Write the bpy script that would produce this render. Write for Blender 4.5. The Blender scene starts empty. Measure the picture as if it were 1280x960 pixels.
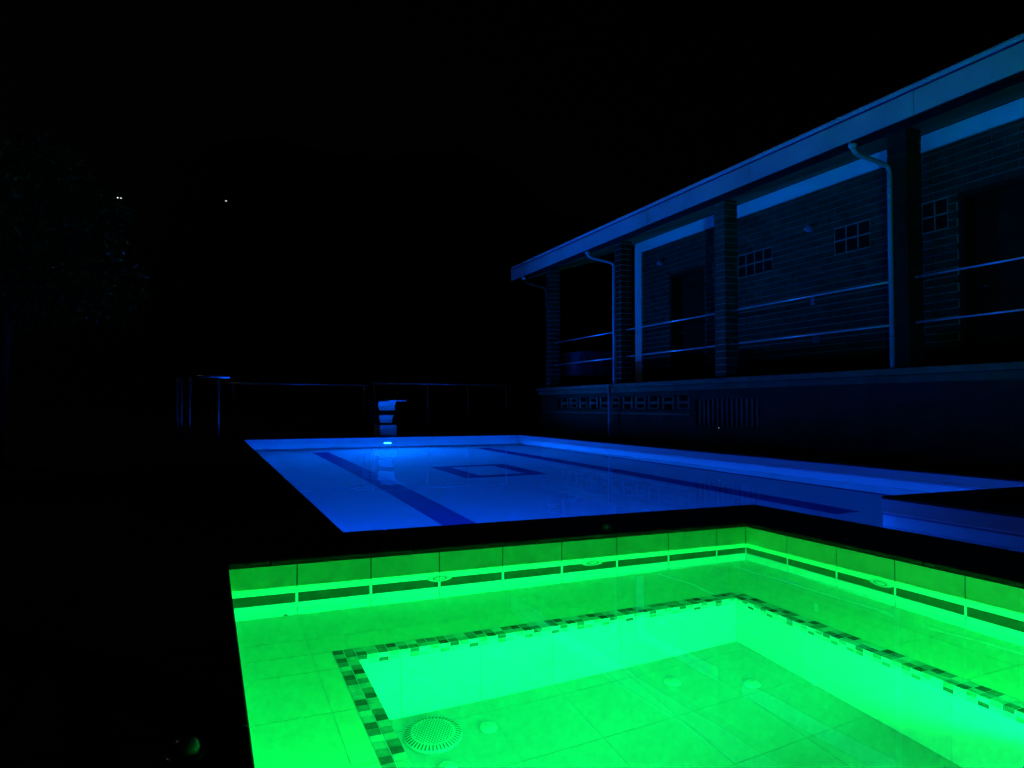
import bpy, math, random
from mathutils import Vector, Matrix
random.seed(7)
sc = bpy.context.scene
col = sc.collection
R = math.radians

# ------------------------------------------------------------------ camera
cam = bpy.data.cameras.new('camera')
cam.lens = 25.17; cam.sensor_width = 36.0; cam.clip_start = 0.05; cam.clip_end = 2000
cam_o = bpy.data.objects.new('camera', cam); col.objects.link(cam_o)
cam_o.location = (-2.633, -3.026, 0.746)
cam_o.rotation_euler = (R(90 + 1.78), 0, R(-23.05))
sc.camera = cam_o

# ------------------------------------------------------------------ night sky and moon
world = bpy.data.worlds.new('World'); sc.world = world; world.use_nodes = True
wn = world.node_tree
bg = wn.nodes['Background']
sky = wn.nodes.new('ShaderNodeTexSky'); sky.sky_type = 'NISHITA'; sky.sun_disc = False
sky.sun_elevation = R(33.5); sky.sun_rotation = R(-33)
hsv = wn.nodes.new('ShaderNodeHueSaturation'); hsv.inputs['Saturation'].default_value = 0.25
wn.links.new(sky.outputs[0], hsv.inputs['Color'])
wn.links.new(hsv.outputs[0], bg.inputs['Color'])
bg.inputs['Strength'].default_value = 0.00005
moon = bpy.data.lights.new('moon', 'SUN'); moon.energy = 0.013; moon.angle = R(0.5); moon.color = (1.0, 0.95, 0.88)
moon_o = bpy.data.objects.new('moon', moon); col.objects.link(moon_o)
moon_o.location = (-6, 10, 12)
moon_o.rotation_euler = Vector((.45, -.70, -.55)).to_track_quat('-Z', 'Y').to_euler()

vs = sc.view_settings
vs.view_transform = 'Standard'; vs.look = 'None'; vs.exposure = 0.0; vs.gamma = 1.0
vs.use_curve_mapping = False
cy = sc.cycles
cy.use_denoising = True
cy.max_bounces = 14; cy.diffuse_bounces = 6; cy.glossy_bounces = 6; cy.transmission_bounces = 8
cy.caustics_refractive = True; cy.caustics_reflective = True
cy.sample_clamp_indirect = 12.0

# lamp settings
BLUE = (0.0, 0.075, 1.0)
BLUE_FAR = (0.0, 0.12, 1.0)
GREEN = (0.0, 1.0, 0.135)
POOL_FAR, POOL_NEAR, POOL_SIDE = 640.0, 200.0, 70.0
SPA_A, SPA_B, SPA_C = 118.0, 12.0, 6.0

# ------------------------------------------------------------------ materials
def mat(name, c, rough=0.5, spec=0.3, metal=0.0, var=0.0, scale=6.0, bump=0.0, bscale=60.0, coat=0.0):
    m = bpy.data.materials.new(name); m.use_nodes = True
    nt = m.node_tree; p = nt.nodes['Principled BSDF']
    p.inputs['Base Color'].default_value = (*c, 1)
    p.inputs['Roughness'].default_value = rough
    p.inputs['Specular IOR Level'].default_value = spec
    p.inputs['Metallic'].default_value = metal
    p.inputs['Coat Weight'].default_value = coat
    tc = nt.nodes.new('ShaderNodeTexCoord')
    geo = nt.nodes.new('ShaderNodeNewGeometry')
    if var > 0:
        n = nt.nodes.new('ShaderNodeTexNoise'); n.inputs['Scale'].default_value = scale
        n.inputs['Detail'].default_value = 6; n.inputs['Roughness'].default_value = 0.6
        nt.links.new(geo.outputs['Position'], n.inputs['Vector'])
        mr = nt.nodes.new('ShaderNodeMapRange')
        mr.inputs['From Min'].default_value = 0.3; mr.inputs['From Max'].default_value = 0.7
        mr.inputs['To Min'].default_value = 1 - var; mr.inputs['To Max'].default_value = 1 + var
        nt.links.new(n.outputs['Fac'], mr.inputs['Value'])
        oi = nt.nodes.new('ShaderNodeObjectInfo')
        m2 = nt.nodes.new('ShaderNodeMapRange')
        m2.inputs['To Min'].default_value = 1 - var * .5; m2.inputs['To Max'].default_value = 1 + var * .5
        nt.links.new(oi.outputs['Random'], m2.inputs['Value'])
        mm = nt.nodes.new('ShaderNodeMath'); mm.operation = 'MULTIPLY'
        nt.links.new(mr.outputs[0], mm.inputs[0]); nt.links.new(m2.outputs[0], mm.inputs[1])
        mx = nt.nodes.new('ShaderNodeVectorMath'); mx.operation = 'SCALE'
        mx.inputs[0].default_value = c
        nt.links.new(mm.outputs[0], mx.inputs['Scale'])
        nt.links.new(mx.outputs[0], p.inputs['Base Color'])
        r2 = nt.nodes.new('ShaderNodeMapRange')
        r2.inputs['To Min'].default_value = max(0.02, rough * .75); r2.inputs['To Max'].default_value = min(1, rough * 1.25)
        nt.links.new(n.outputs['Fac'], r2.inputs['Value']); nt.links.new(r2.outputs[0], p.inputs['Roughness'])
    if bump > 0:
        n = nt.nodes.new('ShaderNodeTexNoise'); n.inputs['Scale'].default_value = bscale; n.inputs['Detail'].default_value = 4
        nt.links.new(geo.outputs['Position'], n.inputs['Vector'])
        b = nt.nodes.new('ShaderNodeBump'); b.inputs['Strength'].default_value = bump; b.inputs['Distance'].default_value = 0.01
        nt.links.new(n.outputs['Fac'], b.inputs['Height']); nt.links.new(b.outputs['Normal'], p.inputs['Normal'])
    return m

def emit(name, c, s):
    m = bpy.data.materials.new(name); m.use_nodes = True
    p = m.node_tree.nodes['Principled BSDF']
    p.inputs['Base Color'].default_value = (*[min(1, x) for x in c], 1)
    p.inputs['Emission Color'].default_value = (*c, 1); p.inputs['Emission Strength'].default_value = s
    return m

def water_mat(name, amp):
    m = bpy.data.materials.new(name); m.use_nodes = True
    nt = m.node_tree; nt.nodes.clear()
    o = nt.nodes.new('ShaderNodeOutputMaterial'); g = nt.nodes.new('ShaderNodeBsdfGlass')
    g.inputs['Roughness'].default_value = 0.0; g.inputs['IOR'].default_value = 1.33
    geo = nt.nodes.new('ShaderNodeNewGeometry')
    n = nt.nodes.new('ShaderNodeTexNoise'); n.inputs['Scale'].default_value = 1.6; n.inputs['Detail'].default_value = 1.5
    nt.links.new(geo.outputs['Position'], n.inputs['Vector'])
    b = nt.nodes.new('ShaderNodeBump'); b.inputs['Strength'].default_value = 1.0; b.inputs['Distance'].default_value = amp
    nt.links.new(n.outputs['Fac'], b.inputs['Height']); nt.links.new(b.outputs['Normal'], g.inputs['Normal'])
    nt.links.new(g.outputs[0], o.inputs[0])
    return m

M = {}
M['ground'] = mat('dark_paving', (.030, .030, .030), .85, .1, var=.3, scale=2, bump=.3, bscale=90)
M['coping'] = mat('slate_coping', (.040, .042, .040), .7, .12, var=.35, scale=14, bump=.3, bscale=80)
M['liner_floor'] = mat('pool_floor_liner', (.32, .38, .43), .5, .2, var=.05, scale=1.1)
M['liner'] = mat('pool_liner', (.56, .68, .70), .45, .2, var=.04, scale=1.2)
M['band'] = mat('navy_liner', (.06, .025, .17), .45, .2, var=.08, scale=3)
M['bead'] = mat('bright_white', (.85, .88, .9), .3, .4)
M['tile_bench'] = mat('cream_bench_tile', (.76, .78, .54), .30, .3, var=.03, scale=5, bump=.04, bscale=20)
M['tile_floor'] = mat('well_floor_tile', (.40, .38, .36), .30, .3, var=.02, scale=4, bump=.04, bscale=20)  # toned darker than bench and rim tiles to even out the lamplight
M['tile'] = mat('cream_tile', (.64, .64, .66), .30, .3, var=.07, scale=5, bump=.04, bscale=20)
M['tile_wall'] = mat('rim_tile', (.92, .95, .58), .28, .35, var=.12, scale=4.2, bump=.05, bscale=14)
M['stripe'] = mat('dark_stripe_tile', (.014, .024, .014), .35, .3, var=.15, scale=22)
M['grout'] = mat('pale_grout', (.80, .82, .80), .7, .1)
M['grout_dark'] = mat('dark_grout', (.10, .12, .09), .8, .1, var=.4, scale=20)
M['grout_mid'] = mat('grey_grout', (.56, .60, .56), .8, .1, var=.15, scale=20)
M['mos'] = [mat('mosaic_dark', (.085, .11, .10), .2, .5, var=.3, scale=30),
            mat('mosaic_mid', (.19, .24, .20), .2, .5, var=.3, scale=30),
            mat('mosaic_grey', (.26, .31, .27), .2, .5, var=.25, scale=30),
            mat('mosaic_light', (.46, .52, .46), .2, .5, var=.15, scale=30),
            mat('mosaic_pale', (.62, .68, .60), .2, .5, var=.12, scale=30)]
M['plastic'] = mat('white_plastic', (.80, .84, .80), .3, .4)
M['jet'] = mat('jet_plastic', (.50, .50, .46), .35, .4)
M['hole'] = mat('grate_hole', (.15, .17, .14), .7, .1)
M['plastic_dark'] = mat('dark_hole', (.03, .04, .03), .6, .2)
M['brick_shaded'] = mat('shaded_brick', (.030, .028, .016), .8, .1, var=.4, scale=5, bump=.4, bscale=45)  # brick colour darkened in place of shade on the downpipe columns
M['brick'] = mat('brown_brick', (.080, .062, .034), .75, .15, var=.45, scale=5, bump=.5, bscale=45)
M['mortar'] = mat('pale_mortar', (.42, .34, .24), .9, .1, var=.15, scale=12)
M['white'] = mat('white_paint', (.93, .95, .90), .45, .25, var=.03, scale=2)
M['gutter'] = mat('white_gutter_metal', (.52, .54, .52), .36, .7, var=.16, scale=1.3)
M['soffit'] = mat('soffit_boards', (.20, .20, .06), .7, .15, var=.25, scale=3)
M['pipe'] = mat('grey_pipe', (.34, .36, .35), .4, .5, var=.1, scale=3)
M['roof'] = mat('roof_tile', (.20, .09, .06), .8, .1, var=.3, scale=4)
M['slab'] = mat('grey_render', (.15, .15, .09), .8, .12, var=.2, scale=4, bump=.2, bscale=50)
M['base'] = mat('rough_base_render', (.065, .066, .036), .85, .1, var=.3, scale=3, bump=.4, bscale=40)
M['block'] = mat('concrete_block', (.15, .15, .09), .85, .1, var=.2, scale=9)
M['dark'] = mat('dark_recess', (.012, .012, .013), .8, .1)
M['door'] = mat('dark_wood', (.026, .022, .010), .7, .06, var=.3, scale=9)
M['glass'] = mat('glass_block', (.016, .016, .010), .25, .2, var=.2, scale=14)
M['steel'] = mat('polished_steel', (.75, .75, .76), .16, .5, metal=1.0)
M['post_grey'] = mat('grey_post', (.34, .34, .32), .4, .4, metal=.5)
M['rail'] = mat('satin_rail', (.88, .88, .86), .30, .5, metal=.55)
M['steel_dull'] = mat('dull_steel', (.45, .46, .48), .28, .5, metal=1.0)
M['fibre'] = mat('white_fibreglass', (.90, .92, .90), .22, .5, var=.05, scale=8)
M['post_dark'] = mat('black_steel', (.02, .02, .022), .5, .3)
M['cloth'] = mat('dark_cloth', (.13, .13, .17), .9, .05, var=.2, scale=8)
M['leaf'] = [mat('leaf_deep', (.035, .10, .006), .45, .2, var=.3, scale=4), mat('leaf_mid', (.05, .14, .008), .45, .2, var=.3, scale=4)]
M['bark'] = mat('bark', (.07, .05, .035), .9, .1, var=.4, scale=12, bump=.6, bscale=30)
M['hill'] = mat('scrub_hill', (.02, .03, .015), .95, .05, var=.4, scale=.1)
M['cap'] = mat('smoked_cap', (.13, .14, .13), .22, .5, metal=.3)
M['pool_lens'] = emit('pool_lamp_lens', (0.55, .95, 1.0), 5.0)
M['spa_lens'] = emit('spa_lamp_lens', (.35, 1, .55), 6.0)
M['bulb'] = emit('street_bulb', (1.0, .96, .85), 1.1)
M['pool_water'] = water_mat('pool_water', .0022)
M['spa_water'] = water_mat('spa_water', .0016)

# ------------------------------------------------------------------ helpers
class MB:
    def __init__(s): s.v = []; s.f = []
    def quad(s, a, b, c, d):
        n = len(s.v); s.v += [a, b, c, d]; s.f.append((n, n+1, n+2, n+3))
    def box(s, x0, x1, y0, y1, z0, z1):
        n = len(s.v)
        s.v += [(x0,y0,z0),(x1,y0,z0),(x1,y1,z0),(x0,y1,z0),(x0,y0,z1),(x1,y0,z1),(x1,y1,z1),(x0,y1,z1)]
        for q in ((0,3,2,1),(4,5,6,7),(0,1,5,4),(1,2,6,5),(2,3,7,6),(3,0,4,7)): s.f.append(tuple(n+i for i in q))
        return s
    def prism(s, prof, y0, y1):            # profile of (x, z) pairs pushed along y
        n = len(s.v); k = len(prof)
        s.v += [(x, y0, z) for x, z in prof] + [(x, y1, z) for x, z in prof]
        for i in range(k):
            j = (i+1) % k; s.f.append((n+i, n+j, n+k+j, n+k+i))
        s.f.append(tuple(n+i for i in range(k))[::-1]); s.f.append(tuple(n+k+i for i in range(k)))
        return s
    def tube(s, pts, r, seg=10, cap=True):
        pts = [Vector(p) for p in pts]; n0 = len(s.v); m = len(pts)
        rr = r if isinstance(r, (list, tuple)) else [r]*m
        prev = None
        for i, p in enumerate(pts):
            a = pts[max(0, i-1)]; b = pts[min(m-1, i+1)]; t = (b-a).normalized()
            if prev is None:
                u = t.orthogonal().normalized()
            else:
                u = (prev - t*prev.dot(t)).normalized()
            prev = u; w = t.cross(u)
            for k in range(seg):
                an = 2*math.pi*k/seg
                s.v.append(tuple(p + (u*math.cos(an) + w*math.sin(an))*rr[i]))
        for i in range(m-1):
            for k in range(seg):
                k2 = (k+1) % seg
                s.f.append((n0+i*seg+k, n0+i*seg+k2, n0+(i+1)*seg+k2, n0+(i+1)*seg+k))
        if cap:
            s.f.append(tuple(n0+k for k in range(seg))[::-1]); s.f.append(tuple(n0+(m-1)*seg+k for k in range(seg)))
        return s
    def lathe(s, prof, c, ax=(0,0,1), seg=28):   # profile (r, h) along axis ax from centre c
        ax = Vector(ax).normalized(); u = ax.orthogonal().normalized(); w = ax.cross(u); c = Vector(c); n0 = len(s.v)
        for r, h in prof:
            for k in range(seg):
                an = 2*math.pi*k/seg
                s.v.append(tuple(c + ax*h + (u*math.cos(an)+w*math.sin(an))*r))
        for i in range(len(prof)-1):
            for k in range(seg):
                k2 = (k+1) % seg
                s.f.append((n0+i*seg+k, n0+i*seg+k2, n0+(i+1)*seg+k2, n0+(i+1)*seg+k))
        s.f.append(tuple(n0+k for k in range(seg))[::-1]); s.f.append(tuple(n0+(len(prof)-1)*seg+k for k in range(seg)))
        return s
    def mesh(s, name, m, smooth=False):
        me = bpy.data.meshes.new(name); me.from_pydata(s.v, [], s.f); me.materials.append(m)
        if smooth:
            for p in me.polygons: p.use_smooth = True
        me.update(); return me
    def build(s, name, m, parent=None, smooth=False, bevel=0.0, bseg=2):
        o = bpy.data.objects.new(name, s.mesh(name, m, smooth)); col.objects.link(o)
        if parent: adopt(o, parent)
        if bevel:
            b = o.modifiers.new('bevel', 'BEVEL'); b.width = bevel; b.segments = bseg; b.limit_method = 'ANGLE'
        return o

def base_of(o):
    v = Vector((0,0,0))
    while o is not None:
        v = v + Vector(o.get('_base', (0,0,0))) if o.type == 'EMPTY' else v
        o = o.parent
    return v
ROOT = {}
def adopt(o, parent):
    o.parent = parent
    # parents that are empties only carry a translation; parents that are meshes sit at the identity inside their root
    off = ROOT.get(parent.name, Vector((0,0,0)))
    if parent.type == 'EMPTY':
        o.matrix_parent_inverse = Matrix.Translation(-off)
    ROOT[o.name] = off if parent.type == 'EMPTY' else ROOT.get(parent.name, Vector((0,0,0)))

def tag(o, label=None, cat=None, group=None, kind=None):
    if label: o['label'] = label
    if cat: o['category'] = cat
    if group: o['group'] = group
    if kind: o['kind'] = kind
    return o
def thing(name, label, cat, loc, group=None):
    o = bpy.data.objects.new(name, None); col.objects.link(o)
    o.location = loc; o.empty_display_size = .2
    ROOT[o.name] = Vector(loc)
    return tag(o, label, cat, group)

_unit = {}
def piece(name, m, parent, x0, x1, y0, y1, z0, z1):   # a box piece sharing one unit mesh per material
    key = m.name
    if key not in _unit:
        _unit[key] = MB().box(-.5,.5,-.5,.5,-.5,.5).mesh(name, m)
    o = bpy.data.objects.new(name, _unit[key]); col.objects.link(o)
    o.location = ((x0+x1)/2, (y0+y1)/2, (z0+z1)/2)
    o.scale = (x1-x0, y1-y0, z1-z0)
    adopt(o, parent)
    return o

# ------------------------------------------------------------------ measures
WZ = 0.02                # water level
CZ0, CZ1 = 0.110, 0.130  # coping underside and top
SX0, SX1, SY0, SY1 = -2.55, 0.0, -2.55, 0.0          # spa inside
BZ = -0.38                                            # spa bench
WX0, WX1, WY0, WY1 = -2.146, -0.505, -2.05, -0.515    # spa well
FZ = -0.90                                            # spa well floor
PX0, PX1, PY0, PY1 = -2.02, 3.68, 0.53, 11.4          # pool inside
CHX0, CHX1, CHY0 = 0.53, 1.65, -7.0                   # narrow arm of the pool beside the spa
def pz(y): return -1.22 - (max(y, .5) - .5) * 0.05    # pool floor

# ------------------------------------------------------------------ ground
xs = [-400, -60, -20, -8, SX0-.3, PX0-.3, SX1+.08, CHX0-.03, CHX1+.1, PX1+.1, 12, 40, 400]
ys = [-400, -40, CHY0-.1, SY0-.3, SY1+.08, PY0-.04, PY1+.1, 16, 40, 70]
def hole(x, y):
    if SX0-.3 < x < SX1+.08 and SY0-.3 < y < SY1+.08: return True
    if PX0-.3 < x < PX1+.1 and PY0-.04 < y < PY1+.1: return True
    if CHX0-.03 < x < CHX1+.1 and CHY0-.1 < y < PY0: return True
    return False
g = MB()
GZ = 0.112
for i in range(len(xs)-1):
    for j in range(len(ys)-1):
        if not hole((xs[i]+xs[i+1])/2, (ys[j]+ys[j+1])/2):
            g.quad((xs[i],ys[j],GZ),(xs[i+1],ys[j],GZ),(xs[i+1],ys[j+1],GZ),(xs[i],ys[j+1],GZ))
tag(g.build('ground', M['ground']), kind='structure')

# hill beyond the garden
h = MB(); nx, ny = 40, 24
def hz(x, y):
    t = max(0, (y-60)/140); 
    return .05 + 62*t**1.35*(1+.12*math.sin(x*.03)+.07*math.sin(x*.09+1)) + .8*math.sin(x*.3)*t
for j in range(ny+1):
    for i in range(nx+1):
        x = -300 + 600*i/nx; y = 60 + 160*j/ny; h.v.append((x, y, hz(x, y)))
for j in range(ny):
    for i in range(nx):
        a = j*(nx+1)+i; h.f.append((a, a+1, a+nx+2, a+nx+1))
tag(h.build('hill', M['hill'], smooth=True), kind='structure')

# ------------------------------------------------------------------ swimming pool
pool = thing('swimming_pool', 'long blue lit swimming pool with dark floor bands', 'swimming pool', (0.8, 6, 0))
T = .18
w = MB()
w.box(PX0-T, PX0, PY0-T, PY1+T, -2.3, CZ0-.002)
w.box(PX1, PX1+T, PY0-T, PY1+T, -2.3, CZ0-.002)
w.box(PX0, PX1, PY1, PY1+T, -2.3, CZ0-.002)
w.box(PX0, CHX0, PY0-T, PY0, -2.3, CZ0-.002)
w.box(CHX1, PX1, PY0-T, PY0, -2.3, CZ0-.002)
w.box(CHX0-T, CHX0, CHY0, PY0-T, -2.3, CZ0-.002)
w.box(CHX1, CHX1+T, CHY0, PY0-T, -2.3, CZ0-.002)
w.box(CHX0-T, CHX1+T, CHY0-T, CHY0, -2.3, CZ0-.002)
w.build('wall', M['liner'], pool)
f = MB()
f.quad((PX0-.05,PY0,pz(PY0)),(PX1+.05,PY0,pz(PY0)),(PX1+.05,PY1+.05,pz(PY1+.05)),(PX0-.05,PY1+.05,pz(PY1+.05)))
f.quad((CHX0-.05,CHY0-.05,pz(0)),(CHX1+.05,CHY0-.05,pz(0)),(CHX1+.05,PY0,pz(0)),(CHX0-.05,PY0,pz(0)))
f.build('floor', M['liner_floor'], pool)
def band(x0, x1, y0, y1):
    b = MB(); e = .004
    b.v += [(x0,y0,pz(y0)+e),(x1,y0,pz(y0)+e),(x1,y1,pz(y1)+e),(x0,y1,pz(y1)+e),(x0,y0,pz(y0)-.01),(x1,y0,pz(y0)-.01),(x1,y1,pz(y1)-.01),(x0,y1,pz(y1)-.01)]
    b.f += [(0,1,2,3),(0,4,5,1),(1,5,6,2),(2,6,7,3),(3,7,4,0)]
    return b.build('floor_band', M['band'], pool)
band(-.86, -.575, 1.6, 10.5)
band(2.33, 2.61, 1.55, 10.5)
sx0, sx1, sy0, sy1 = .33, 1.47, 5.40, 6.98
band(sx0, sx1, sy0, sy0+.22); band(sx0, sx1, sy1-.20, sy1)
band(sx0, sx0+.26, sy0+.22, sy1-.20); band(sx1-.24, sx1, sy0+.22, sy1-.20)
for a in ((PX0, PX1, PY1-.10, PY1), (PX1-.09, PX1, PY0, PY1-.10), (PX0, PX0+.09, PY0, PY1-.10)):
    band(*a)
# waterline: white strip painting the meniscus glint over a navy strip, on every wall
def wline(name, m, z0, z1, e):
    b = MB()
    b.box(PX0-.01, PX0+e, PY0+e, PY1-e, z0, z1); b.box(PX1-e, PX1+.01, PY0+e, PY1-e, z0, z1)
    b.box(PX0-.01, PX1+.01, PY1-e, PY1+.01, z0, z1)
    b.box(PX0-.01, CHX0, PY0-.01, PY0+e, z0, z1); b.box(CHX1, PX1+.01, PY0-.01, PY0+e, z0, z1)
    b.box(CHX0-.01, CHX0+e, CHY0, PY0-.01, z0, z1); b.box(CHX1-e, CHX1+.01, CHY0, PY0-.01, z0, z1)
    return b.build(name, m, pool)
wline('waterline_strip', M['band'], -.10, -.012, .004)
wline('waterline_glint', M['bead'], -.012, .024, .006)
pw = MB(); e = .02
pw.quad((PX0-e,PY0,WZ),(PX1+e,PY0,WZ),(PX1+e,PY1+e,WZ),(PX0-e,PY1+e,WZ))
pw.quad((CHX0-e,CHY0-e,WZ),(CHX1+e,CHY0-e,WZ),(CHX1+e,PY0,WZ),(CHX0-e,PY0,WZ))
pool_water = tag(pw.build('pool_water', M['pool_water'], smooth=True), kind='structure')

# ------------------------------------------------------------------ spa
spa = thing('spa_pool', 'square tiled spa basin glowing bright green with mosaic bench edge', 'spa pool', (-1.27, -1.27, FZ))
b = MB()
q = .012
b.box(SX0-.2, SX0-q, SY0-.2, SY1+.2, FZ-.2, CZ0-.002); b.box(SX1+q, SX1+.2, SY0-.2, SY1+.2, FZ-.2, CZ0-.002)
b.box(SX0-q, SX1+q, SY1+q, SY1+.2, FZ-.2, CZ0-.002); b.box(SX0-q, SX1+q, SY0-.2, SY0-q, FZ-.2, CZ0-.002)
b.build('shell', M['grout'], spa)
b = MB()   # bench body under its tiles
b.box(SX0-q, WX0-q, SY0-q, SY1+q, FZ-.1, BZ-.0035); b.box(WX1+q, SX1+q, SY0-q, SY1+q, FZ-.1, BZ-.0035)
b.box(WX0-q, WX1+q, WY1+q, SY1+q, FZ-.1, BZ-.0035); b.box(WX0-q, WX1+q, SY0-q, WY0-q, FZ-.1, BZ-.0035)
b.build('bench_body', M['tile_bench'], spa)
MB().box(WX0-q, WX1+q, WY0-q, WY1+q, FZ-.1, FZ-.002).build('well_floor_bed', M['tile_floor'], spa)
# dark grout behind the dry tile row
b = MB()
b.box(SX0-q, SX0-.004, SY0, SY1, WZ, CZ0-.002); b.box(SX1+.004, SX1+q, SY0, SY1, WZ, CZ0-.002)
b.box(SX0-.004, SX1+.004, SY1+.004, SY1+q, WZ, CZ0-.002); b.box(SX0-.004, SX1+.004, SY0-q, SY0-.004, WZ, CZ0-.002)
b.build('rim_grout', M['grout_dark'], spa)
b = MB()   # white grout behind the dark stripe
r_ = .0028
b.box(SX0-.0105, SX0-r_, SY0, SY1, -.2205, -.0745); b.box(SX1+r_, SX1+.0105, SY0, SY1, -.2205, -.0745)
b.box(SX0-r_, SX1+r_, SY1+r_, SY1+.0105, -.2205, -.0745); b.box(SX0-r_, SX1+r_, SY0-.0105, SY0-r_, -.2205, -.0745)
b.build('stripe_grout', M['bead'], spa)
def cuts(a, b_, first, pitch=.3):
    c = [a]; v = first
    while v > a + .02: v -= pitch
    while v < b_ - .02:
        if v > a + .02: c.append(v)
        v += pitch
    return c + [b_]
JX, JY = -.19, -.293
cx_ = cuts(SX0, SX1, JX); cy_ = cuts(SY0, SY1, JY)
G = .004
rows = [('rim_tile', 'tile_wall', -.074, CZ0-.003, .0025), ('stripe_tile', 'stripe', -.215, -.080, .0055), ('wall_tile', 'tile', BZ+.002, -.221, .0025)]
for nm, mk, z0, z1, gp in rows:
    for a, c in zip(cx_[:-1], cx_[1:]):
        piece(nm, M[mk], spa, a+gp, c-gp, SY1, SY1+.0115, z0, z1)
        piece(nm, M[mk], spa, a+gp, c-gp, SY0-.0115, SY0, z0, z1)
    for a, c in zip(cy_[:-1], cy_[1:]):
        piece(nm, M[mk], spa, SX1, SX1+.0115, a+gp, c-gp, z0, z1)
        piece(nm, M[mk], spa, SX0-.0115, SX0, a+gp, c-gp, z0, z1)
# bench tiles, leaving the mosaic margin round the well
MP = .074
def clip_tiles(nm, x0, x1, y0, y1, z0, z1, gp=.0012, mk='tile_bench'):
    xc = [x0] + [v for v in cx_ if x0+.02 < v < x1-.02] + [x1]
    yc = [y0] + [v for v in cy_ if y0+.02 < v < y1-.02] + [y1]
    for a, c in zip(xc[:-1], xc[1:]):
        for d, e_ in zip(yc[:-1], yc[1:]):
            piece(nm, M[mk], spa, a+gp, c-gp, d+gp, e_-gp, z0, z1)
clip_tiles('bench_tile', SX0, SX1, WY1+MP, SY1, BZ-.0115, BZ)
clip_tiles('bench_tile', SX0, SX1, SY0, WY0-MP, BZ-.0115, BZ)
clip_tiles('bench_tile', SX0, WX0-MP, WY0-MP, WY1+MP, BZ-.0115, BZ)
clip_tiles('bench_tile', WX1+MP, SX1, WY0-MP, WY1+MP, BZ-.0115, BZ)
# well: floor tiles and wall tiles under the mosaic
clip_tiles('floor_tile', WX0, WX1, WY0, WY1, FZ-.0055, FZ, .0014, 'tile_floor')
xw = [WX0] + [v for v in cx_ if WX0+.02 < v < WX1-.02] + [WX1]
yw = [WY0] + [v for v in cy_ if WY0+.02 < v < WY1-.02] + [WY1]
for a, c in zip(xw[:-1], xw[1:]):
    piece('well_tile', M['tile'], spa, a+.0008, c-.0008, WY1, WY1+.0115, FZ, BZ-MP-.001)
    piece('well_tile', M['tile'], spa, a+.0008, c-.0008, WY0-.0115, WY0, FZ, BZ-MP-.001)
for a, c in zip(yw[:-1], yw[1:]):
    piece('well_tile', M['tile'], spa, WX1, WX1+.0115, a+.0008, c-.0008, FZ, BZ-MP-.001)
    piece('well_tile', M['tile'], spa, WX0-.0115, WX0, a+.0008, c-.0008, FZ, BZ-MP-.001)
mbed = MB()
for (x0, x1, y0, y1) in ((WX0-MP, WX1+MP, WY1+.001, WY1+MP), (WX0-MP, WX1+MP, WY0-MP, WY0-.001), (WX0-MP, WX0-.001, WY0, WY1), (WX1+.001, WX1+MP, WY0, WY1)):
    mbed.box(x0, x1, y0, y1, BZ-MP, BZ-.0012)
mbed.build('mosaic_bed', M['grout'], spa)
# mosaic: two rows on the bench, two on the riser; one printed sheet of nine columns repeats
sheet = [[0,2,3,4,1,0,3,4,2], [3,0,1,3,2,3,0,2,3], [2,3,0,2,4,1,3,0,4], [4,1,3,4,0,3,4,1,3]]
GM = .0014
pal = 0
n_pal = [0]
extra = [MB() for _ in range(5)]
def mosaic(shade, x0, x1, y0, y1, z0, z1, seen):
    if seen and n_pal[0] < 300:
        n_pal[0] += 1
        piece('mosaic_tile', M['mos'][shade], spa, x0, x1, y0, y1, z0, z1)
    else:
        extra[shade].box(x0, x1, y0, y1, z0, z1)
def shade_of(row, k):
    s = sheet[row][k % 9]
    if random.random() < .12: s = min(4, max(0, s + random.choice((-1, 1))))
    return s
p2 = MP/2
nxm = 44; px_ = (WX1-WX0)/nxm
nym = 42; py_ = (WY1-WY0)/nym
TZ = .0105
for k in range(-2, nxm+2):
    x0, x1 = WX0+k*px_+GM, WX0+(k+1)*px_-GM
    for r in (0, 1):
        mosaic(shade_of(r, k+2), x0, x1, WY1+(1-r)*p2+GM, WY1+(2-r)*p2-GM, BZ-TZ, BZ+.001, True)
        mosaic(shade_of(r, k+5), x0, x1, WY0-(2-r)*p2+GM, WY0-(1-r)*p2-GM, BZ-TZ, BZ+.001, False)
    if 0 <= k < nxm:
        for r in (2, 3):
            mosaic(shade_of(r, k+2), x0, x1, WY1, WY1+TZ, BZ-(r-1)*p2+GM, BZ-(r-2)*p2-GM, True)
            mosaic(shade_of(r, k+5), x0, x1, WY0-TZ, WY0, BZ-(r-1)*p2+GM, BZ-(r-2)*p2-GM, False)
for k in range(nym-1, -1, -1):
    y0, y1 = WY0+k*py_+GM, WY0+(k+1)*py_-GM
    near = y1 < -1.62
    for r in (0, 1):
        mosaic(shade_of(r, k+1), WX1+(1-r)*p2+GM, WX1+(2-r)*p2-GM, y0, y1, BZ-TZ, BZ+.001, not near)
        mosaic(shade_of(r, k+4), WX0-(2-r)*p2+GM, WX0-(1-r)*p2-GM, y0, y1, BZ-TZ, BZ+.001, y1 > -1.4)
    for r in (2, 3):
        mosaic(shade_of(r, k+1), WX1, WX1+TZ, y0, y1, BZ-(r-1)*p2+GM, BZ-(r-2)*p2-GM, not near)
        mosaic(shade_of(r, k+4), WX0-TZ, WX0, y0, y1, BZ-(r-1)*p2+GM, BZ-(r-2)*p2-GM, False)
for s, mb in enumerate(extra):
    if mb.v: tag(mb.build('mosaic_strip', M['mos'][s], spa), kind='stuff')
sw = MB(); e = .01
sw.quad((SX0-e,SY0-e,WZ),(SX1+e,SY0-e,WZ),(SX1+e,SY1+e,WZ),(SX0-e,SY1+e,WZ))
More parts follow.
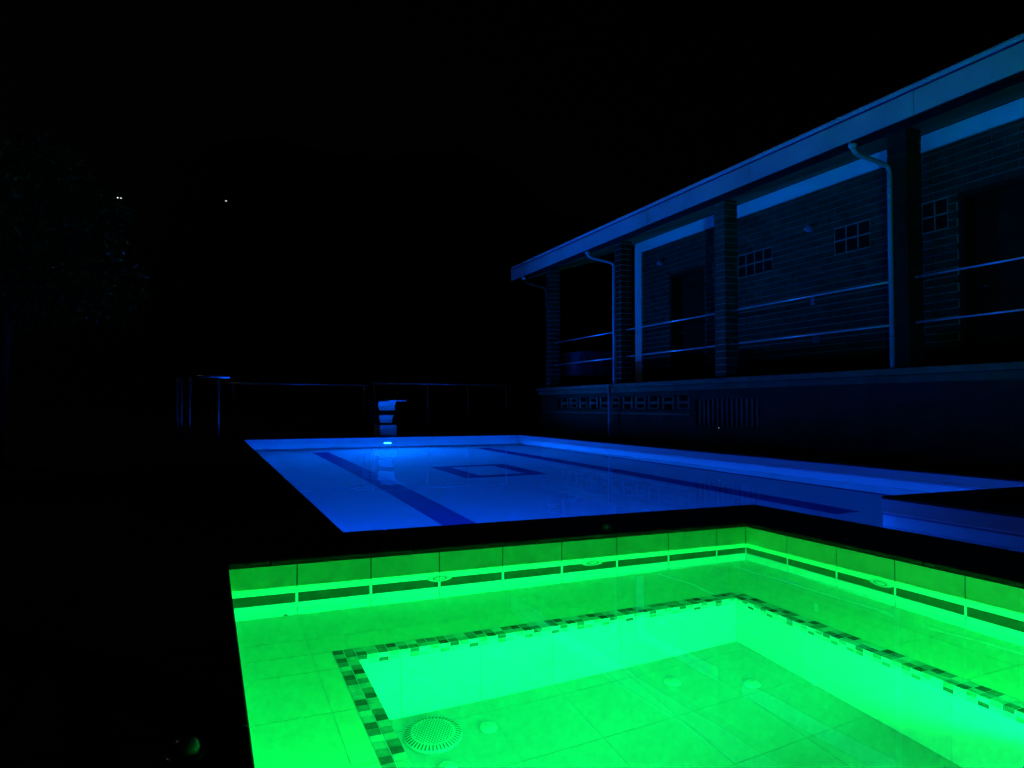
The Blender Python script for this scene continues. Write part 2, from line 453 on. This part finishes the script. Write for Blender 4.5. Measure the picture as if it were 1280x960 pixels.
spa_water = tag(sw.build('spa_water', M['spa_water'], smooth=True), kind='structure')

# ------------------------------------------------------------------ coping stones
def coping_run(root, axis, a0, a1, b0, b1, n):
    L = (a1-a0)/n
    for k in range(n):
        s, t = a0+k*L+.0025, a0+(k+1)*L-.0025
        m = MB()
        if axis == 'x': m.box(s, t, b0, b1, CZ0, CZ1 + random.uniform(-.0006, .0006))
        else: m.box(b0, b1, s, t, CZ0, CZ1 + random.uniform(-.0006, .0006))
        m.build('coping_stone', M['coping'], root, bevel=.007, bseg=3)
cop = thing('spa_coping', 'dark slate coping framing the green spa', 'coping', (-1.27, -1.27, CZ0))
coping_run(cop, 'x', -2.98, .545, 0.0, .545, 6)
coping_run(cop, 'y', SY0, 0.0, -2.98, SX0, 5)
coping_run(cop, 'y', SY0, 0.0, SX1, .545, 5)
coping_run(cop, 'x', -2.98, .545, -2.98, SY0, 6)
cop2 = thing('pool_coping', 'dark slate coping round the blue swimming pool', 'coping', (0.8, 6, CZ0))
coping_run(cop2, 'y', .55, PY1+.012, PX0-.38, PX0+.012, 18)
coping_run(cop2, 'y', .52, PY1+.012, PX1-.012, PX1+.38, 18)
coping_run(cop2, 'x', PX0-.38, PX1+.38, PY1-.0, PY1+.38, 10)
coping_run(cop2, 'x', CHX1-.012, PX1-.02, .14, PY0+.0, 4)
coping_run(cop2, 'y', CHY0, .135, CHX1-.012, CHX1+.38, 12)
coping_run(cop2, 'y', CHY0, -2.985, CHX0-.4, CHX0+.012, 7)

# ------------------------------------------------------------------ underwater lamps
def add_light(name, parent, loc, direction, energy, color, size=.16):
    l = bpy.data.lights.new(name, 'AREA'); l.shape = 'DISK'; l.size = size; l.energy = energy; l.color = color
    l.cycles.is_caustics_light = True
    o = bpy.data.objects.new(name, l); col.objects.link(o)
    o.location = loc
    o.rotation_euler = Vector(direction).to_track_quat('-Z', 'Y').to_euler()
    adopt(o, parent)
    return o
def underwater_lamp(loc, d, energy, color, lens, label, r=.11):
    loc = Vector(loc); d = Vector(d)
    root = thing('underwater_lamp', label, 'pool lamp', loc)
    MB().lathe([(r, -.01), (r*1.02, .012), (r*.98, .02), (r*.78, .024), (r*.74, .010)], loc, d).build('ring', M['steel_dull'], root, smooth=True)
    MB().lathe([(r*.74, .0), (r*.70, .012), (r*.45, .018), (.004, .020)], loc, d).build('lens', M[lens], root, smooth=True)
    add_light('lamp_glow', root, loc + d*.035, d, energy, color, r*1.3)
    return root
underwater_lamp((.745, PY1, -.42), (0,-1,0), POOL_FAR, BLUE_FAR, 'pool_lens', 'round underwater lamp shining white below the diving board', .12)
underwater_lamp((-1.1, PY0, -.50), (0,1,0), POOL_NEAR, BLUE, 'pool_lens', 'round blue underwater lamp in the pool wall behind the spa')
underwater_lamp((PX0, .74, -.45), (1,0,0), POOL_SIDE, BLUE, 'pool_lens', 'round blue underwater lamp in the long pool wall facing the house')
underwater_lamp((-1.45, SY0, -.12), (0,1,0), SPA_A, GREEN, 'spa_lens', 'round green lamp above the spa bench, facing the swimming pool', .09)
underwater_lamp((SX0, -1.95, -.12), (1,0,0), SPA_B, GREEN, 'spa_lens', 'round green lamp above the spa bench, facing the house', .09)
underwater_lamp((-1.3, WY0, -.66), (0,1,0), SPA_C, GREEN, 'spa_lens', 'round green lamp low in the spa well, under the bench', .09)

# ------------------------------------------------------------------ spa fittings
dr = thing('floor_drain', 'round white domed drain grate with slotted rim in spa floor', 'drain', (-1.915, -.655, FZ))
c = Vector((-1.915, -.655, FZ))
MB().lathe([(.100, .0), (.098, .010), (.082, .022), (.060, .026), (.0, .028)][:4] + [(.004, .028)], c, seg=48).build('dome', M['jet'], dr, smooth=True)
ho = MB()
def disc(mb, p, n, r, seg=6):
    n = Vector(n).normalized(); u = n.orthogonal().normalized(); w_ = n.cross(u); i0 = len(mb.v)
    for k in range(seg):
        a = 2*math.pi*k/seg; mb.v.append(tuple(Vector(p) + (u*math.cos(a)+w_*math.sin(a))*r + n*.0015))
    mb.f.append(tuple(range(i0, i0+seg)))
st = .0105
for i in range(-8, 9):
    for j in range(-8, 9):
        x = (i + .5*(j % 2))*st; y = j*st*.87; rr = math.hypot(x, y)
        if rr < .066: disc(ho, c + Vector((x, y, .0285 - .4*max(0, rr-.02)**2/.06*1.2 if rr < .02 else .0282 - (rr*rr)*.55)), (x*1.2, y*1.2, 1), .0031)
tag(ho.build('grate_hole', M['hole'], dr), kind='stuff')
sl = MB()
for k in range(44):
    a = 2*math.pi*k/44; d1 = Vector((math.cos(a), math.sin(a), 0)); t1 = Vector((-d1.y, d1.x, 0))
    p0 = c + d1*.076 + Vector((0,0,.0262)); p1 = c + d1*.096 + Vector((0,0,.0145))
    sl.quad(tuple(p0-t1*.0022), tuple(p1-t1*.0030), tuple(p1+t1*.0030), tuple(p0+t1*.0022))
tag(sl.build('rim_slot', M['grout_dark'], dr), kind='stuff')
for (x, y), lb in (((-1.727, -.685), 'small round jet cap in spa floor beside the drain grate'),
                   ((-.969, -.694), 'small round jet cap in spa floor at mid back wall'),
                   ((-.707, -.839), 'small round jet cap in spa floor near the inner corner'),
                   ((-1.921, -.835), 'small round jet cap in spa floor in front of the drain grate')):
    t = thing('floor_jet', lb, 'spa jet', (x, y, FZ), 'jets in the spa floor')
    MB().lathe([(.032, 0), (.031, .008), (.024, .013), (.015, .012)], (x, y, FZ), seg=24).build('cap', M['jet'], t, smooth=True)
    MB().lathe([(.014, .010), (.012, .015), (.003, .016)], (x, y, FZ), seg=16).build('nozzle', M['jet'], t, smooth=True)
for p, d, lb in (((-1.69, 0, -.072), (0,-1,0), 'white round return jet on the back spa wall, farther from the inner corner'),
                 ((-.93, 0, -.072), (0,-1,0), 'white round return jet on the back spa wall, nearer the inner corner'),
                 ((0, -.83, -.070), (-1,0,0), 'white round return jet on the spa wall beside the narrow pool arm')):
    t = thing('wall_jet', lb, 'spa jet', p, 'return jets in the spa wall')
    MB().lathe([(.056, 0), (.055, .008), (.044, .012), (.036, .008)], p, d, 32).build('ring', M['jet'], t, smooth=True)
    MB().lathe([(.035, .004), (.034, .010), (.026, .012), (.024, .007)], p, d, 24).build('inner_ring', M['hole'], t, smooth=True)
    MB().lathe([(.022, .006), (.020, .013), (.008, .016), (.003, .012)], p, d, 20).build('eyeball', M['jet'], t, smooth=True)
t = thing('wall_plug', 'tiny dark plug low on the back spa wall', 'plug', (-2.333, 0, -.368))
MB().lathe([(.0075, 0), (.007, .004), (.003, .006)], (-2.333, -.0, -.366), (0,-1,0), 12).build('plug_cap', M['plastic_dark'], t, smooth=True)
for (x, y), lb in (((-.80, .085), 'small round button cap on slate coping between spa and pool'),
                   ((-2.662, -1.63), 'small round button cap on slate coping at the outer side of the spa')):
    t = thing('coping_button', lb, 'button', (x, y, CZ1), 'air buttons on the coping')
    MB().lathe([(.034, -.002), (.034, .006), (.030, .010), (.025, .010)], (x, y, CZ1), seg=32).build('bezel', M['cap'], t, smooth=True)
    MB().lathe([(.0255, .004), (.025, .018), (.021, .028), (.013, .034), (.003, .036)], (x, y, CZ1), seg=28).build('push_cap', M['cap'], t, smooth=True)

# ------------------------------------------------------------------ diving board at the far end
db = thing('diving_board', 'short diving board on a stacked curved white stand at far pool edge', 'diving board', (.86, 12.0, CZ1))
MB().box(.68, 1.045, 11.80, 12.4, GZ, .352).build('plinth', M['fibre'], db, bevel=.02)
def curved(name, x0, x1, taper, z0, z1, y_in, y_out, n=10):
    m = MB()
    for i in range(n+1):
        t_ = i/n; z = z0+(z1-z0)*t_
        y = y_out + (y_in-y_out)*math.sin(math.pi*t_*.85+.25)
        k = taper*(1-t_)
        for y_ in (y, y+.035):
            m.v += [(x0+k, y_, z), (x1-k, y_, z)]
    for i in range(n):
        a = i*4
        m.f += [(a, a+1, a+5, a+4), (a+2, a+6, a+7, a+3), (a, a+4, a+6, a+2), (a+1, a+3, a+7, a+5)]
    m.f += [(0, 2, 3, 1), (n*4, n*4+1, n*4+3, n*4+2)]
    return m.build(name, M['fibre'], db, smooth=False, bevel=.006)
curved('middle_spring', .69, 1.00, .03, .40, .560, 11.96, 11.84)
MB().box(.71, .98, 11.98, 12.2, .352, .40).build('spring_foot', M['post_dark'], db)
MB().box(.74, .95, 12.05, 12.14, .56, .66).build('spindle', M['post_dark'], db)
curved('upper_spring', .67, 1.045, .02, .66, .846, 11.96, 11.80)
MB().box(.68, 1.04, 10.98, 13.3, .850, .882).build('board', M['steel_dull'], db, bevel=.008)
for x in (.72, 1.0):
    MB().lathe([(.016, 0), (.016, .012), (.008, .018)], (x, 11.95, .882), seg=12).build('bolt', M['steel'], db, smooth=True)
MB().tube([(.76, 13.1, GZ), (.76, 13.1, .85)], .03).build('rear_leg', M['post_dark'], db)
MB().tube([(.96, 13.1, GZ), (.96, 13.1, .85)], .03).build('rear_leg', M['post_dark'], db)

# ------------------------------------------------------------------ steel railings round the pool
def railing(label, y, x0, x1, z, posts, r=.021):
    root = thing('steel_railing', label, 'railing', ((x0+x1)/2, y, GZ), 'railings beyond the pool')
    MB().tube([(x0, y, z), (x1, y, z)], r).build('top_rail', M['rail'], root, smooth=True)
    for x in posts:
        MB().tube([(x, y, GZ), (x, y, z-r*.6)], r*.9).build('post', M['post_grey'], root, smooth=True)
        MB().lathe([(.05, 0), (.05, .008), (.03, .014)], (x, y, GZ), seg=16).build('foot_plate', M['steel_dull'], root, smooth=True)
    return root
railing('short steel handrail beside the far end of the pool', 10.1, -2.80, -2.28, 1.245, (-2.46,), .024)
railing('steel garden rail behind pool, on the handrail side of diving board', 14.0, -2.2, .85, 1.25, (-2.1, .80))
railing('steel garden rail behind pool, on the house side of diving board', 14.0, 1.0, 4.6, 1.29, (1.05, 2.36, 3.41, 4.45))
for x, y, lb in ((-2.90, 10.3, 'bare steel post next to the short handrail'), (-3.10, 10.6, 'twin steel post standing outermost past the short handrail')):
    t = thing('steel_post', lb, 'post', (x, y, GZ), 'bare posts beside the handrail')
    MB().tube([(x, y, GZ), (x-.015, y, .7), (x, y, 1.24)], .022).build('shaft', M['post_grey'], t, smooth=True)
    if y > 10.5: MB().tube([(x+.06, y, GZ), (x+.06, y, 1.2)], .018).build('shaft', M['post_grey'], t, smooth=True)
    MB().lathe([(.045, 0), (.045, .008), (.03, .014)], (x, y, GZ), seg=16).build('foot_plate', M['steel_dull'], t, smooth=True)

# ------------------------------------------------------------------ house with raised veranda
house = thing('brick_house', 'dark brick house with raised veranda, white gutter and steel rails', 'house', (5.2, 5, GZ))
XC, XW, VZ, YE = 4.50, 6.0, 1.17, 10.3
HY0, HY1 = -4.0, 12.1
# openings on the long wall: (y0, y1, z0, z1)
doors = [(7.97, 9.06, VZ, 3.410), (1.75, 2.97, VZ, 3.410)]
wins = [(6.20, 7.04, 3.012, 3.408, 4, 2), (4.28, 4.91, 3.012, 3.408, 3, 2), (3.12, 3.48, 3.012, 3.408, 2, 2), (7.30, 7.72, 3.012, 3.408, 2, 2)]
opens = doors + [w_[:4] for w_ in wins]
# wall core (mortar) with the door holes left open
m = MB()
edges = sorted(set([HY0, YE] + [v for d in doors for v in d[:2]]))
for a, c in zip(edges[:-1], edges[1:]):
    dd = [d for d in doors if d[0] <= a and c <= d[1]]
    if dd: m.box(XW+.012, XW+.3, a, c, dd[0][3], 4.08)
    else:
        m.box(XW+.012, XW+.3, a, c, VZ-.2, 4.08)
wall = m.build('wall', M['mortar'], house)
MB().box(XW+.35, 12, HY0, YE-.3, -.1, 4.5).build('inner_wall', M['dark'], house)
MB().box(XW+.3, 12, YE-.28, YE-.01, -.1, 4.6).build('end_wall', M['base'], house)
# bricks
BH, BL, JT = .102, .305, .014
n_b = 0; rest = MB()
z = VZ + .004; k = 0
while z < 4.07:
    z1 = min(z + BH - JT, 4.075)
    y = HY0 + (.5*BL if k % 2 else 0)
    while y < YE:
        segs = [(y, min(y + BL - JT, YE))]
        for o in opens:
            if o[2]-.02 < (z+z1)/2 < o[3]+.02:
                ns = []
                for a, c in segs:
                    if c <= o[0]-.01 or a >= o[1]+.01: ns.append((a, c)); continue
                    if a < o[0]-.01: ns.append((a, o[0]-.01))
                    if c > o[1]+.01: ns.append((o[1]+.01, c))
                segs = ns
        for a, c in segs:
            if c - a < .03: continue
            pr = random.uniform(-.002, .003)
            if 3.3 < a < 7.9 and 2.05 < z and n_b < 300:
                n_b += 1; piece('brick', M['brick'], wall, XW-pr, XW+.02, a, c, z, z1)
            else: rest.box(XW-pr, XW+.02, a, c, z, z1)
        y += BL
    z += BH; k += 1
tag(rest.build('brickwork', M['brick'], wall), kind='stuff')
# white plaster band at the top and down the corner
MB().box(XW-.03, XW+.3, HY0, YE, 4.085, 4.30).build('white_band', M['white'], house, bevel=.004)
MB().box(XW-.03, XW+.3, YE-.24, YE+.01, VZ, 4.083).build('corner_band', M['white'], house, bevel=.004)
# windows of glass blocks
for (y0, y1, z0, z1, nc, nr) in wins:
    fr = MB().box(XW+.03, XW+.06, y0-.008, y1+.008, z0-.008, z1+.008).build('window', M['slab'], wall)
    cw, ch = (y1-y0)/nc, (z1-z0)/nr
    for i in range(nc):
        for j in range(nr):
            p = MB().box(XW+.010, XW+.05, y0+i*cw+.007, y0+(i+1)*cw-.007, z0+j*ch+.007, z0+(j+1)*ch-.007)
            p.build('glass_block', M['glass'], wall, bevel=.008)
# doors
for (y0, y1, z0, z1) in doors:
    d = MB().box(XW+.20, XW+.25, y0+.06, y1-.06, z0+.01, z1-.06).build('door', M['door'], house, bevel=.004)
    fb = MB(); fb.box(XW+.004, XW+.28, y0-.01, y0+.06, z0, z1+.01); fb.box(XW+.004, XW+.28, y1-.06, y1+.01, z0, z1+.01); fb.box(XW+.004, XW+.28, y0+.06, y1-.06, z1-.06, z1+.01)
    fb.build('frame', M['door'], d)
    for (pz0, pz1) in ((z0+.18, z0+1.0), (z0+1.12, z1-.22)):
        MB().box(XW+.188, XW+.2, y0+.2, y1-.2, pz0, pz1).build('panel', M['door'], d, bevel=.006)
    MB().tube([(XW+.2, y1-.14, z0+1.05), (XW+.14, y1-.14, z0+1.05), (XW+.14, y1-.26, z0+1.05)], .009).build('handle', M['steel_dull'], d, smooth=True)
# veranda floor, edge mouldings, base
MB().box(XC-.10, XW+.3, HY0, HY1, VZ-.075, VZ).build('veranda_floor', M['slab'], house, bevel=.01)
MB().box(XC-.055, XW+.3, HY0, HY1-.04, VZ-.165, VZ-.077).build('edge_moulding', M['slab'], house, bevel=.012)
MB().box(XW+.3, 10, YE, HY1, VZ-.075, VZ).build('veranda_floor', M['slab'], house)
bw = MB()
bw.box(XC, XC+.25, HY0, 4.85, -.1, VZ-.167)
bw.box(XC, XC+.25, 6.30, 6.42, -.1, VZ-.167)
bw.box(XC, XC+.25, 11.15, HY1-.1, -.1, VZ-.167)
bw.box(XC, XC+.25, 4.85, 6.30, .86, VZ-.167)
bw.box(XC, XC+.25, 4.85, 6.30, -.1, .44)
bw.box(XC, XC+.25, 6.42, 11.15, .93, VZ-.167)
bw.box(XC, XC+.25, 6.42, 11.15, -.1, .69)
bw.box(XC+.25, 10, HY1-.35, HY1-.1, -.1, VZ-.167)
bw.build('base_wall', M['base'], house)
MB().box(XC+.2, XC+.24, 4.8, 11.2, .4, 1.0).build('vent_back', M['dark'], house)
MB().box(XC-.02, XC+.02, 6.42, HY1-.1, .60, .635).build('base_moulding', M['slab'], house, bevel=.006)
nb_ = 11
for i in range(nb_):
    y0 = 6.47 + i*(11.12-6.47)/nb_; L = .34
    m = MB()
    m.box(XC+.02, XC+.10, y0, y0+.06, .70, .92); m.box(XC+.02, XC+.10, y0+L-.06, y0+L, .70, .92)
    m.box(XC+.02, XC+.10, y0+.06, y0+L-.06, .785, .835)
    if i % 3 != 1: m.box(XC+.02, XC+.10, y0+.06, y0+L-.06, .70, .722)
    if i % 2: m.box(XC+.02, XC+.10, y0+.06, y0+L-.06, .898, .92)
    m.build('vent_block', M['block'], house, bevel=.004)
for i in range(13):
    y0 = 4.90 + i*.107
    MB().box(XC+.01, XC+.05, y0, y0+.045, .44, .86).build('vent_bar', M['slab'], house)
# columns of brick
def column(y0, x0=XC, top=3.87, bm='brick'):
    c_ = MB().box(x0+.006, x0+.234, y0+.006, y0+.234, VZ, top).build('column', M['brick_shaded' if y0 < 3 else 'mortar'], house)
    z = VZ + .004; k = 0
    while z < top-.03:
        o = .003 if k % 2 else 0
        piece('brick', M[bm], c_, x0-random.uniform(0, .003), x0+.24, y0-random.uniform(0, .002), y0+.24, z, min(z+BH-JT, top-.004))
        z += BH; k += 1
    return c_
COLY = [-.47, 2.52, 5.565, 8.50, 11.50]
for i, y in enumerate(COLY): column(y, bm='brick_shaded' if i in (1, 3) else 'brick')
# soffit, gutter, roof
so = MB(); so.v += [(3.93,HY0,3.70),(3.93,12.2,3.70),(6.0,12.2,4.32),(6.0,HY0,4.32),(3.93,HY0,3.74),(3.93,12.2,3.74),(6.0,12.2,4.36),(6.0,HY0,4.36)]
so.f += [(0,1,2,3),(4,7,6,5),(0,4,5,1),(1,5,6,2),(2,6,7,3),(3,7,4,0)]
so.build('soffit', M['soffit'], house)
for i in range(9):
    y = 11.9 - i*1.9
    r_ = MB(); r_.v += [(3.95,y,3.63),(5.97,y,4.235),(5.97,y,4.31),(3.95,y,3.705),(3.95,y+.08,3.63),(5.97,y+.08,4.235),(5.97,y+.08,4.31),(3.95,y+.08,3.705)]
    r_.f += [(0,1,2,3),(7,6,5,4),(0,4,5,1),(1,5,6,2),(2,6,7,3),(3,7,4,0)]
    if i in (0,): r_.build('rafter', M['soffit'], house)
MB().box(XW-.05, XW-.002, HY0, 12.15, 4.303, 4.325).build('shadow_moulding', M['dark'], house)  # cornice strip coloured near black for the shadow gap under the soffit
prof = [(3.820,3.655),(3.820,3.895),(3.838,3.905),(3.838,3.925),(3.812,3.932),(3.806,3.95),(3.812,3.968),(3.93,3.968),(3.93,3.655)]
gut = MB().prism(prof, HY0, 12.2).build('gutter', M['gutter'], house)
MB().box(3.832, 3.845, HY0, 12.19, 3.907, 3.923).build('gutter_groove', M['band'], gut)
MB().box(3.835, 4.00, HY0, 12.19, 3.63, 3.653).build('gutter_shadow', M['dark'], gut)  # dark strip standing for the shadow gap below the gutter
rf = MB().prism([(3.84,3.975),(3.93,3.98),(6.0,4.62),(9.0,5.55),(9.0,5.45),(6.0,4.50),(3.95,3.86)], HY0, 12.15).build('roof', M['roof'], house)
MB().prism([(6.0,4.365),(9.0,5.42),(9.0,4.365)], HY0, YE).build('attic', M['dark'], house)
for i in range(7):      # lapped joints and straps along the gutter
    y = 11.3 - i*2.35
    MB().box(3.815, 3.822, y, y+.07, 3.653, 3.897).build('gutter_joint', M['gutter'], gut)
    MB().box(3.80, 3.93, y+.9, y+.93, 3.966, 3.974).build('gutter_strap', M['steel_dull'], gut)
# downpipes
def downpipe(y, xg=3.88):
    pts = [(xg, y, 3.66), (xg, y, 3.60), (xg+.03, y, 3.555), (xg+.09, y, 3.53), (4.36, y, 3.475), (4.42, y, 3.455), (4.445, y, 3.40), (4.445, y, VZ+.01)]
    d = MB().tube(pts, .027, 12).build('downpipe', M['pipe'], house, smooth=True)
    if y > 5: MB().tube([(4.35, y+.02, VZ-.02), (4.35, y+.02, GZ)], .030, 12).build('downpipe', M['pipe'], house, smooth=True)
    for z in (1.5, 2.5, 3.2):
        MB().tube([(4.445, y, z), (4.445, y, z+.03)], .031, 12).build('clip', M['pipe'], d, smooth=True)
    MB().lathe([(.05, 0), (.045, -.04), (.038, -.07)], (xg, y, 3.665), (0,0,1), 12).build('outlet', M['gutter'], d, smooth=True)
downpipe(2.69); downpipe(8.67)
MB().lathe([(.05, 0), (.045, -.04), (.038, -.07)], (3.88, 11.6, 3.665)).build('outlet', M['gutter'], house, smooth=True)
MB().tube([(3.88, 11.6, 3.60), (3.95, 11.6, 3.52), (4.40, 11.6, 3.44), (4.445, 11.6, 3.36), (4.445, 11.6, 3.0)], .033).build('downpipe', M['base'], house, smooth=True)
# rails between the columns
for a, c in zip(COLY[:-1], COLY[1:]):
    for z in (2.185, 1.68):
        far = a > 8 and z < 2
        rl = MB().tube([(XC+.12, a+.25, z), (XC+.12, c-.01, z)], .0115, 12).build('rail', M['rail'], house, smooth=True)
        for yy in (a+.247, c-.008):
            MB().tube([(XC+.12, yy-.006, z), (XC+.12, yy+.006, z)], .022, 14).build('rail_flange', M['steel_dull'], rl, smooth=True)

# small fittings on the house wall
for y, z, lb in ((5.33, 3.50, 'small glass wall lamp between the glass block windows, unlit'), (9.31, 3.70, 'small glass wall lamp beside the white corner band, unlit')):
    t = thing('wall_lamp', lb, 'wall lamp', (XW, y, z), 'unlit lamps on the house wall')
    MB().lathe([(.05, 0), (.05, .02), (.035, .03)], (XW-.004, y, z), (-1,0,0), 20).build('back_plate', M['steel_dull'], t, smooth=True)
    MB().lathe([(.03, .025), (.045, .045), (.052, .075), (.042, .105), (.02, .125), (.003, .13)], (XW-.004, y, z), (-1,0,0), 20).build('globe', M['bead'], t, smooth=True)
    MB().tube([(XW-.08, y+.09, z+.01), (XW-.004, y+.09, z+.01)], .014, 10).build('sensor', M['bead'], t, smooth=True)
t = thing('light_switch', 'white switch plate on brick wall below the wall lamp', 'switch', (XW, 5.32, 2.37))
MB().box(XW-.018, XW-.004, 5.285, 5.355, 2.31, 2.43).build('plate', M['white'], t, bevel=.004)
MB().box(XW-.023, XW-.018, 5.30, 5.34, 2.335, 2.405).build('rocker', M['white'], t, bevel=.002)
t = thing('wall_socket', 'grey square socket low on brick wall under the switch plate', 'socket', (XW, 5.26, 1.77))
MB().box(XW-.03, XW-.004, 5.20, 5.32, 1.72, 1.82).build('box', M['grout_mid'], t, bevel=.005)
MB().box(XW-.036, XW-.03, 5.215, 5.305, 1.735, 1.805).build('cover', M['grout_mid'], t, bevel=.003)
t = thing('marker_light', 'tiny white light low on the veranda base wall', 'marker light', (XC, 5.72, .475))
MB().lathe([(.012, 0), (.012, .01), (.006, .014)], (XC-.001, 5.72, .42), (-1,0,0), 10).build('rim', M['steel_dull'], t)
MB().lathe([(.007, .012), (.003, .02)], (XC-.001, 5.72, .42), (-1,0,0), 8).build('diode', M['bulb'], t)

# cloth-covered table at the far end of the veranda
tb = thing('veranda_table', 'table at the far end of the veranda', 'table', (5.75, 11.5, VZ))
TX0, TX1, TY0, TY1, TT = 5.05, 6.25, 11.15, 12.0, VZ + .82
MB().box(TX0, TX1, TY0, TY1, TT-.03, TT).build('tabletop', M['door'], tb)
for x in (TX0+.06, TX1-.06):
    for y in (TY0+.06, TY1-.06):
        MB().box(x-.025, x+.025, y-.025, y+.025, VZ, TT-.03).build('leg', M['door'], tb)
cl = MB(); n = 80; per = []
for i in range(n):
    u = i/n*4; s_, v_ = int(u), u-int(u)
    a = [(TX0,TY0),(TX1,TY0),(TX1,TY1),(TX0,TY1)][s_]; c2 = [(TX1,TY0),(TX1,TY1),(TX0,TY1),(TX0,TY0)][s_]
    per.append((a[0]+(c2[0]-a[0])*v_, a[1]+(c2[1]-a[1])*v_, [(0,-1),(1,0),(0,1),(-1,0)][s_]))
for lv, (dz, out) in enumerate(((.004, .0), (-.02, .012), (-.25, .02), (-.55, .03))):
    for i, (x, y, nn) in enumerate(per):
        wv = out + (0.022*math.sin(i*1.35)+.012*math.sin(i*2.7+1))*lv/3
        cl.v.append((x+nn[0]*wv, y+nn[1]*wv, TT+dz))
for lv in range(3):
    for i in range(n):
        j = (i+1) % n; cl.f.append((lv*n+i, lv*n+j, (lv+1)*n+j, (lv+1)*n+i))
cl.f.append(tuple(range(n)))
tag(cl.build('tablecloth', M['cloth'], smooth=False), 'plain cloth hanging in folds over the veranda table', 'tablecloth')

# ------------------------------------------------------------------ trees
def tree(label, base, height, crown_c, crown_r, n, seed, leaf=.10, group='trees past the pool deck'):
    rnd = random.Random(seed)
    root = thing('garden_tree', label, 'tree', base, group)
    b_ = Vector(base); cc = Vector(crown_c)
    tr = MB()
    mid = b_.lerp(cc, .55) + Vector((.08, -.05, 0))
    tr.tube([b_, b_+Vector((.02,.02,.5)), mid, cc], [.11, .09, .07, .03], 10)
    clumps = []
    for k in range(26):
        d = Vector((rnd.gauss(0,1), rnd.gauss(0,1), rnd.gauss(0,.9))).normalized()
        p = cc + Vector((d.x*crown_r[0], d.y*crown_r[1], d.z*crown_r[2]))*rnd.uniform(.45, 1.0)
        clumps.append((p, rnd.uniform(.22, .48)*min(crown_r)))
        if k % 2 == 0: tr.tube([mid.lerp(cc, rnd.random()), mid.lerp(p, .6)+Vector((0,0,.08)), p], [.035, .022, .008], 6)
    tr.build('trunk', M['bark'], root, smooth=True)
    mbs = [MB(), MB()]
    for i in range(n):
        p, r = rnd.choice(clumps)
        d = Vector((rnd.gauss(0,1), rnd.gauss(0,1), rnd.gauss(0,.8)))
        d = d.normalized()*r*rnd.random()**.4
        o = p + d
        ax = (d.normalized()*.6 + Vector((rnd.gauss(0,.5), rnd.gauss(0,.5), rnd.gauss(-.35,.4)))).normalized()
        sd = ax.cross(Vector((rnd.gauss(0,1), rnd.gauss(0,1), rnd.gauss(0,1)))).normalized()
        up = ax.cross(sd)
        L = leaf*rnd.uniform(.7, 1.3); W_ = L*.34
        m = mbs[rnd.random() < .45]
        i0 = len(m.v)
        m.v += [tuple(o), tuple(o+ax*L*.45+sd*W_*.5+up*L*.06), tuple(o+ax*L), tuple(o+ax*L*.45-sd*W_*.5+up*L*.06), tuple(o+ax*L*.5-up*L*.03)]
        m.f += [(i0, i0+1, i0+4), (i0+1, i0+2, i0+4), (i0+2, i0+3, i0+4), (i0+3, i0, i0+4)]
    for k, m in enumerate(mbs): m.build('foliage', M['leaf'][k], root)
    return root
tree('dim leafy tree standing past the outer pool deck', (-4.75, 6.2, GZ), 4, (-4.7, 6.2, 2.75), (1.25, 1.2, 1.35), 9000, 3)
tree('tall tree with leafy branches hanging over the deck', (-5.3, 2.2, GZ), 5, (-4.75, 2.1, 4.55), (1.35, 1.3, 1.15), 9000, 11)

# ------------------------------------------------------------------ lamps far off on the hill
def hill_lamp(x, y, z, heads, label):
    gz = hz(x, y)
    t = thing('street_lamp', label, 'street lamp', (x, y, gz), 'street lamps on the far hill')
    MB().tube([(x, y, gz-.3), (x, y, z)], [.09, .06], 8).build('pole', M['post_dark'], t)
    for dx in heads:
        MB().tube([(x, y, z), (x+dx, y, z+.25)], .04, 6).build('arm', M['post_dark'], t)
        MB().lathe([(.30, 0), (.28, .06), (.1, .16)], (x+dx, y, z+.16), seg=12).build('lamp_head', M['post_dark'], t)
        MB().lathe([(.02, -.18), (.11, -.14), (.15, -.05), (.13, .0)], (x+dx, y, z+.15), seg=12).build('bulb', M['bulb'], t, smooth=True)
hill_lamp(-18.45, 150.0, 40.15, (-.27, .27), 'twin-headed street lamp glowing on the far hill')
hill_lamp(.25, 150.0, 41.7, (.08,), 'single street lamp glowing on the far hill')

# light that leaves the water reaches these directly
for o in (pool_water, spa_water): o.cycles.is_caustics_caster = True
for o in bpy.data.objects:
    r = o
    while r.parent: r = r.parent
    if (r in (house, db, cop) or o.name.startswith('rim_tile')) and o.type == 'MESH': o.cycles.is_caustics_receiver = True
